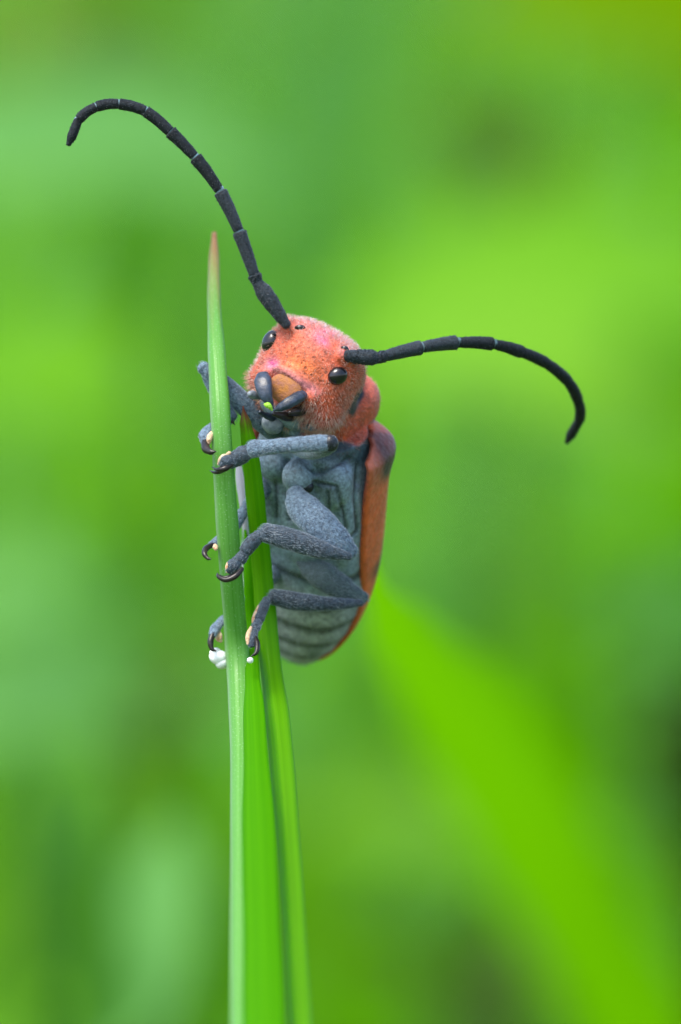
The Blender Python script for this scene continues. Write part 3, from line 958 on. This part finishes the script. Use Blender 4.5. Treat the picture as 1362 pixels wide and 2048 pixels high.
# hind leg, further back
leg('hind leg bent across the banded abdomen, softly out of focus',
    [(604, 1122, 0.17), (640, 1148, 0.13), (690, 1180, 0.11), (726, 1196, 0.10)], [14, 24, 29, 26, 18, 13],
    [(722, 1206, 0.09), (670, 1208, 0.07), (600, 1204, 0.05), (548, 1194, 0.04)], [7, 11, 14, 18, 19, 16],
    [[(534, 1200, 0.02), (526, 1217, 0.0), (518, 1238, -0.03)], [(516, 1244, -0.04), (511, 1256, -0.06)], [(509, 1262, -0.07), (505, 1278, -0.09), (503, 1290, -0.10)]],
    [[9, 11, 11], [9, 10], [8, 10, 7]],
    [([(511, 1274, -0.09), (515, 1290, -0.11), (512, 1306, -0.125), (502, 1313, -0.13)], [4, 6, 6, 4, 1.2])],
    [([(517, 1212, 0.0), (508, 1235, -0.03), (505, 1245, -0.04)], [2, 4, 4, 2]), ([(502, 1255, -0.07), (496, 1272, -0.09), (496, 1288, -0.10)], [3, 5, 5, 3])],
    mats=(M_leg_shaded, M_leg_dark, M_leg_dark))

# far front leg reaching up past the blades
leg('far front leg reaching up behind the slim blade',
    [(560, 872, 0.04), (525, 845, 0.02), (480, 800, 0.0), (430, 755, 0.0), (406, 735, 0.0)], [20, 20, 22, 21, 16, 13],
    [(407, 738, 0.015), (425, 775, 0.01), (448, 810, 0.0), (462, 834, -0.01)], [8, 11, 13, 14, 13],
    [[(462, 838, 0.0), (450, 845, 0.0), (436, 852, -0.02)], [(434, 852, -0.04), (424, 856, -0.06)], [(420, 858, -0.08), (410, 872, -0.11), (410, 885, -0.12)]],
    [[9, 11, 11], [10, 11], [11, 13, 9]],
    [([(410, 885, -0.12), (412, 897, -0.14), (422, 904, -0.165), (431, 903, -0.175)], [9, 10, 7, 2]), ([(464, 842, -0.015), (470, 850, -0.02)], [4, 1])],
    [([(423, 866, -0.12), (419, 876, -0.13), (418, 886, -0.13)], [4, 6, 6, 4])],
    mats=(M_leg, M_leg, M_leg), hair=800)

# far middle leg: foot hooks round the slim blade
leg('far middle leg hooked round the back of the slim blade',
    [(545, 945, 0.12), (520, 985, 0.10), (496, 1010, 0.06)], [17, 20, 18, 13],
    [(494, 1012, 0.05), (476, 1040, 0.02), (458, 1066, -0.01)], [9, 12, 13, 12],
    [[(456, 1068, -0.01), (444, 1076, -0.02), (434, 1082, -0.04)], [(432, 1084, -0.05), (424, 1090, -0.07)]],
    [[9, 10, 9], [8, 8]],
    [([(424, 1090, -0.08), (412, 1097, -0.10), (409, 1108, -0.12), (416, 1117, -0.13), (422, 1118, -0.14)], [6, 7, 6, 4, 1.2])],
    [([(430, 1091, -0.10), (432, 1098, -0.11)], [4, 6, 4])],
    hair=500)

# far hind leg
leg('far hind leg reaching round the slim blade near the white froth',
    [(570, 1122, 0.26), (530, 1160, 0.22), (500, 1190, 0.18)], [16, 20, 18, 12],
    [(498, 1192, 0.17), (478, 1215, 0.14), (462, 1236, 0.11)], [8, 11, 12, 11],
    [[(460, 1236, 0.11), (448, 1240, 0.09), (440, 1246, 0.06)], [(438, 1248, 0.05), (430, 1258, 0.02), (425, 1270, 0.0)]],
    [[9, 10, 9], [9, 10, 8]],
    [([(425, 1270, 0.0), (421, 1284, -0.01), (424, 1298, -0.015), (432, 1302, -0.02)], [7, 7, 5, 1.5])],
    [([(436, 1262, 0.03), (438, 1276, 0.02), (442, 1282, 0.02)], [5, 8, 7, 4])],
    hair=500)

# ------------------------------------------------------------------ wing cases
def elytron_material():
    m, nt, ns, ls, bs = mat_nodes('orange_red_wing_case')
    tc = N(ns, 'ShaderNodeTexCoord')
    at = N(ns, 'ShaderNodeAttribute', attribute_name='pigment')
    nz = N(ns, 'ShaderNodeTexNoise', i_Scale=30.0, i_Detail=6.0, i_Roughness=0.7)
    ls.new(tc.outputs['Object'], nz.inputs['Vector'])
    mr = N(ns, 'ShaderNodeMapRange', i_1=0.3, i_2=0.7, i_3=0.7, i_4=1.25)
    ls.new(nz.outputs['Fac'], mr.inputs[0])
    mul = N(ns, 'ShaderNodeVectorMath', operation='SCALE')
    ls.new(at.outputs['Color'], mul.inputs[0]); ls.new(mr.outputs[0], mul.inputs['Scale'])
    ls.new(mul.outputs[0], bs.inputs['Base Color'])
    bs.inputs['Roughness'].default_value = 0.45
    bs.inputs['Sheen Weight'].default_value = 0.06
    n2 = N(ns, 'ShaderNodeTexVoronoi', i_Scale=70.0)
    ls.new(tc.outputs['Object'], n2.inputs['Vector'])
    bp = N(ns, 'ShaderNodeBump', i_Strength=0.5, i_Distance=0.005)
    ls.new(n2.outputs['Distance'], bp.inputs['Height'])
    ls.new(bp.outputs['Normal'], bs.inputs['Normal'])
    return m
M_elytron = elytron_material()

def elytron(side):
    nt_, na = 70, 26
    V, F, C = [], [], []
    for sh in (0, 1):
        for i in range(nt_):
            t = 0.004 + 0.966 * i / (nt_ - 1)
            front = float(sstep(np.array(t), -0.02, 0.07))
            q = min(max(0, (t - 0.38) / 0.62), 1)
            tap = (1 - q ** 2.6) ** 0.62
            w = (0.135 + 0.045 * front) * (0.04 + 0.96 * tap) + 0.004 * math.exp(-((t - 0.09) / 0.07) ** 2)
            h = (0.100 + 0.075 * front) * (0.06 + 0.94 * tap)
            a0 = R(-5) + R(24) * (1 - float(sstep(np.array(t), 0.0, 0.05))) + R(10) * float(sstep(np.array(t), 0.35, 0.8))
            for k in range(na):
                a = a0 + (R(90) - a0) * k / (na - 1)
                ca, sa = spow(math.cos(a), 0.8), spow(math.sin(a), 0.8)
                off = 0.014 if sh else 0
                hump = 0.008 * math.exp(-((t - 0.08) / 0.07) ** 2 - ((a - R(35)) / R(25)) ** 2)
                V.append(bp_(t, side * ((w + hump - off) * ca + 0.002), -((h + hump - off) * sa)))
                nzv = mnoise.noise(Vector((t * 9, a * 3, side * 5.0)))
                c = np.array([0.74, 0.125, 0.030])
                kk = math.exp(-((t - 0.05) / 0.10) ** 2 - ((a - R(0)) / R(22)) ** 2)
                c = c * (1 - kk * 0.6) + np.array([0.55, 0.20, 0.14]) * kk * 0.6
                kk = max(0.0, min(1.0, 2.2 * math.exp(-((t - 0.08 + nzv * 0.015) / 0.080) ** 2 - ((a - R(27)) / R(21)) ** 2) * 1.4 - 0.3))
                c = c * (1 - kk) + np.array([0.008, 0.016, 0.022]) * kk
                kk = max(0.0, min(1.0, 1.5 * math.exp(-((t - 0.54 + nzv * 0.02) / 0.05) ** 2 - ((a - R(20)) / R(14)) ** 2) - 0.2)) * 0.85
                c = c * (1 - kk) + np.array([0.05, 0.012, 0.008]) * kk
                kk = max(0.0, min(1.0, 0.5 + nzv)) * 0.35
                c = c * (1 - kk) + np.array([0.42, 0.07, 0.03]) * kk
                C.append((*c, 1.0))
    o = nt_ * na
    def quad(a, b, c, d): F.append((a, b, c, d) if side > 0 else (d, c, b, a))
    for i in range(nt_ - 1):
        for k in range(na - 1):
            p = i * na + k
            quad(p, p + 1, p + na + 1, p + na)
            p2 = p + o
            quad(p2, p2 + na, p2 + na + 1, p2 + 1)
        p = i * na
        quad(p, p + na, p + o + na, p + o)
        p = i * na + na - 1
        quad(p, p + o, p + o + na, p + na)
    for k in range(na - 1):
        quad(k, k + o, k + 1 + o, k + 1)
        p = (nt_ - 1) * na + k
        quad(p, p + 1, p + 1 + o, p + o)
    me = new_mesh('elytron', V, F)
    at = me.attributes.new('pigment', 'FLOAT_COLOR', 'POINT')
    at.data.foreach_set('color', np.array(C, dtype=np.float32).ravel())
    return link('elytron', me, M_elytron, beetle)
el1 = elytron(1); el1['label'] = 'orange-red wing case with black shoulder spot'
el2 = elytron(-1)

# white froth and dew on the slim blade
M_froth, nt, ns, ls, bs = mat_nodes('white_froth')
bs.inputs['Base Color'].default_value = (0.85, 0.88, 0.86, 1)
bs.inputs['Roughness'].default_value = 0.25
bs.inputs['Subsurface Weight'].default_value = 0.3
bs.inputs['Subsurface Radius'].default_value = (0.02, 0.02, 0.02)
def blob(lobes, name, label):
    m = Mesh()
    for px, py, y, r, sy in lobes:
        V, F = ellipsoid(npv(P(px, py, y)), (npv((1, 0, 0)), npv((0, 1, 0)), npv((0, 0, 1))), (r, r, r * sy), 2.0, 28, 20)
        V = [v + npv((1, 0.5, 0.6)) * r * 0.22 * mnoise.noise(Vector(v * 38)) for v in V]
        m.add((V, F))
    return tag(link(name, new_mesh(name, m.V, m.F), M_froth), label, 'droplet')
blob([(438, 1315, 0.02, 0.0245, 0.8), (445, 1324, 0.02, 0.021, 0.8), (432, 1306, 0.02, 0.015, 0.9)], 'froth_droplet', 'white froth blob on the slim blade under the far hind foot')
blob([(500, 1321, -0.115, 0.008, 1.0)], 'dew_drop', 'tiny pale dew drop on the lime blade below the hind claw')
M_mouth_speck = cuticle('lime_mouth_speck', (0.20, 0.50, 0.02), (0.42, 0.75, 0.06), rough=0.4, scale=200, bump=0.8)
mouth_speck = link('lime_speck', new_mesh('lime_speck', *tube([P(530, 809, -0.183), P(538, 812, -0.190), P(544, 820, -0.188)], [0.004, 0.008, 0.006, 0.003], n=12, seg=10)), M_mouth_speck)  # small lime speck where the mandible tips meet
tag(mouth_speck, 'small lime speck at the mandible tips', 'leaf crumb')

# ------------------------------------------------------------------ meadow behind
BGC = {
    'lime':   ((0.10, 0.32, 0.002), (0.15, 0.42, 0.003)),
    'yellow': ((0.12, 0.25, 0.0005), (0.18, 0.32, 0.001)),
    'mid':    ((0.13, 0.38, 0.018), (0.21, 0.50, 0.035)),
    'cool':   ((0.12, 0.34, 0.07), (0.20, 0.46, 0.14)),
    'dark':   ((0.015, 0.035, 0.004), (0.03, 0.07, 0.008)),
    'deep':   ((0.06, 0.20, 0.02), (0.10, 0.28, 0.04)),
    'lime_shade': ((0.085, 0.30, 0.0005), (0.13, 0.38, 0.001)),
    'fresh':  ((0.14, 0.36, 0.02), (0.22, 0.48, 0.045)),
    'olive':  ((0.06, 0.12, 0.02), (0.10, 0.19, 0.035)),
    'dry':    ((0.20, 0.22, 0.06), (0.30, 0.32, 0.10)),
}
BGM = {k: grass_material('meadow_' + k, *v, trans=0.45, streak=5, spec=0.02, rough=0.8) for k, v in BGC.items()}

def meadow():
    """Uncountable far grass, one object."""
    V, F, UV, MI = [], [], [], []
    keys = list(BGC)
    for i in range(5200):
        y = 45 + 330 * rng.random() ** 1.3
        x = rng.uniform(-1, 1) * (14 + 0.30 * y)
        H = rng.uniform(12, 20) + 0.12 * (y - 45) * rng.uniform(0.6, 1.2) + 2
        lean = rng.normal(size=2) * 0.25
        w = rng.uniform(0.35, 0.9) * (1 + y / 250)
        base = np.array([x, y, GZ - 0.3])
        drp = rng.uniform(0.0, 0.35)
        p = [base + np.array([lean[0] * H * t ** 1.5, lean[1] * H * t ** 1.5, H * (t - drp * t ** 3)]) for t in (0, 0.35, 0.7, 1.0)]
        ang = rng.uniform(0, 2 * math.pi)
        nf = len(F)
        leaf_sheet(p, [w, w * 0.95, w * 0.6, 0.02], (math.cos(ang), math.sin(ang), 0.2), 0.3, n=6, m=2, V=V, F=F, UV=UV)
        # drifts of similar grass
        q = mnoise.noise(Vector((x * 0.035, y * 0.02, 3.0))) + rng.normal() * 0.12
        kind = 5 if q < -0.3 else 2 if q < 0.06 else 0 if q < 0.22 else 1
        if rng.random() < 0.25 or (x < 0 and rng.random() < 0.3): kind = 3
        MI += [kind] * (len(F) - nf)
    me = new_mesh('meadow_grass', V, F)
    set_uv(me, UV)
    for k in keys: me.materials.append(BGM[k])
    me.polygons.foreach_set('material_index', np.array(MI, dtype=np.int32))
    o = link('meadow_grass', me)
    tag(o, 'deep out-of-focus meadow grass filling the background', 'grass', kind='stuff')
meadow()

def bg_blade(pts, w, colour, label, normal=(0, -1, 0.15), fold=0.3, ground_to=True):
    """A single background blade from the soil through given photo points at true depths."""
    p = [P(*q) for q in pts]
    if ground_to:
        b = p[0]
        p = [Vector((b.x + (b.x - p[1].x) * 0.4, b.y + 0.6, GZ - 0.2))] + p
        w = [w[0]] + w
    V, F, UV = leaf_sheet(p, w, normal, fold, n=30, m=4)
    me = new_mesh('meadow_blade', V, F)
    set_uv(me, UV)
    o = link('meadow_blade', me, BGM[colour])
    tag(o, label, 'grass', 'blurred blades behind the beetle')
    return o

# the drooping lime blade whose tip ends behind the wing case
bg_blade([(1500, 2500, 26), (1290, 2060, 22), (1120, 1740, 19), (960, 1480, 14), (820, 1290, 7.5), (757, 1180, 2.6), (752, 1110, 1.2), (764, 1040, 0.8), (766, 1000, 0.7)],
         [0.62, 0.62, 0.58, 0.46, 0.22, 0.06, 0.04, 0.03, 0.004], 'lime_shade', 'lime blade arching up from lower ground to end behind the orange wing case', normal=(-0.3, -0.9, 0.4))

# leafy plants: thin stem, broad leaves, all far behind the focus
def leafy_plant(label, stem_px, depth, top_py, leaves, stem_colour='deep'):
    base = P(stem_px, 1024, depth)
    root = bpy.data.objects.new('leafy_plant', None)
    COL.objects.link(root)
    root.location = (base.x, base.y, GZ)
    bpy.context.view_layer.update()
    tag(root, label, 'plant', 'blurred leafy plants behind the beetle')
    top = P(stem_px, top_py, depth)
    part('stem', tube([(base.x, base.y, GZ - 0.3), (base.x + 0.1, base.y, (GZ + top.z) / 2), (top.x, top.y, top.z)], [0.13, 0.11, 0.05], n=16, seg=8), BGM[stem_colour], root)
    for (x0, y0, x1, y1, wpx, dd, colour) in leaves:
        a, b = P(x0, y0, depth + dd), P(x1, y1, depth + dd * 0.6)
        st = Vector((base.x, base.y, a.z - 0.6))
        mid = (a + b) / 2 + Vector((0, 0, 0.12 * (b - a).length))
        w = wpx / 800 * (CAM_D + depth) / CAM_D
        V, F, UV = leaf_sheet([st, a, mid, b], [0.12, w * 0.75, w, 0.05], (0.05, -0.75, 0.65), 0.25, n=20, m=4)
        me = new_mesh('leaf', V, F); set_uv(me, UV)
        link('leaf', me, BGM[colour], root)
    return root

leafy_plant('blurred blue-green plant with long pale leaf behind the upper antenna', -250, 30, 150,
            [(-150, 330, 640, 400, 330, -2, 'cool'), (-150, 800, 420, 800, 260, 0, 'mid'), (-200, 1260, 180, 1210, 240, 2, 'cool'), (-250, 1490, 560, 1450, 260, -1, 'cool')])
leafy_plant('blurred plant with wide fresh green leaf beyond the drooping antenna', 1620, 34, 200,
            [(1500, 620, 560, 660, 330, 0, 'mid'), (1250, 780, 600, 770, 330, -3, 'fresh'), (1550, 880, 1060, 870, 300, 2, 'lime_shade'), (1500, 1090, 1080, 1090, 240, -2, 'lime_shade'), (1520, 440, 1190, 410, 220, -7, 'lime_shade')])
leafy_plant('blurred yellow-green plant far behind, high above the drooping antenna', 1560, 42, -300,
            [(1500, 90, 860, 10, 360, 0, 'yellow'), (1560, 180, 1300, 140, 220, -4, 'yellow')])
leafy_plant('blurred grey-olive plant behind the empty space over the drooping antenna', 1010, 36, 200,
            [(1000, 330, 860, 250, 170, 0, 'olive'), (1020, 340, 1160, 290, 150, 0, 'olive')], 'olive')
leafy_plant('blurred dark low plant at the foot of the lime blade', 1420, 22, 1350,
            [(1420, 1560, 1260, 1500, 260, 0, 'dark'), (1440, 1430, 1270, 1410, 110, 3, 'dark'), (1420, 1700, 1180, 1670, 180, 2, 'deep')], 'dark')
leafy_plant('blurred cool green plant low beside the slim blade', 60, 16, 1560,
            [(300, 2000, 345, 1640, 150, -1, 'cool'), (40, 2090, 330, 1990, 170, 2, 'mid'), (180, 2080, 200, 1600, 170, 0, 'deep'), (-60, 2080, 30, 1720, 150, 1, 'fresh')])
leafy_plant('blurred dull plant with drying leaf beyond the tip of the upper antenna', -60, 60, -250,
            [(-40, 70, 210, 40, 230, 0, 'dry'), (60, 130, 480, 70, 200, -3, 'olive')])
leafy_plant('blurred olive clump low between the lime blade and the folded blade', 960, 30, 1850,
            [(940, 1990, 1130, 1930, 210, 0, 'olive'), (900, 1960, 650, 1900, 140, 2, 'olive')], 'olive')
leafy_plant('blurred pale green plant with leaf slanting below the abdomen', 560, 34, 1500,
            [(560, 1640, 1080, 1760, 190, 0, 'fresh'), (560, 1500, 420, 1400, 150, 0, 'cool')], 'mid')
leafy_plant('blurred lime plant with upright leaf beside the beetle\'s wing case', 1180, 26, 1180,
            [(1180, 1480, 1000, 1270, 190, 0, 'lime_shade')], 'lime_shade')
leafy_plant('blurred deep green plant just left of the beetle', 300, 26, 380,
            [(290, 560, 150, 490, 130, 12, 'deep'), (300, 580, 450, 510, 120, 12, 'deep'), (300, 1200, 160, 1090, 230, 2, 'deep'), (300, 1420, 420, 1310, 190, -2, 'olive'), (300, 1380, 190, 1290, 150, -2, 'deep')])
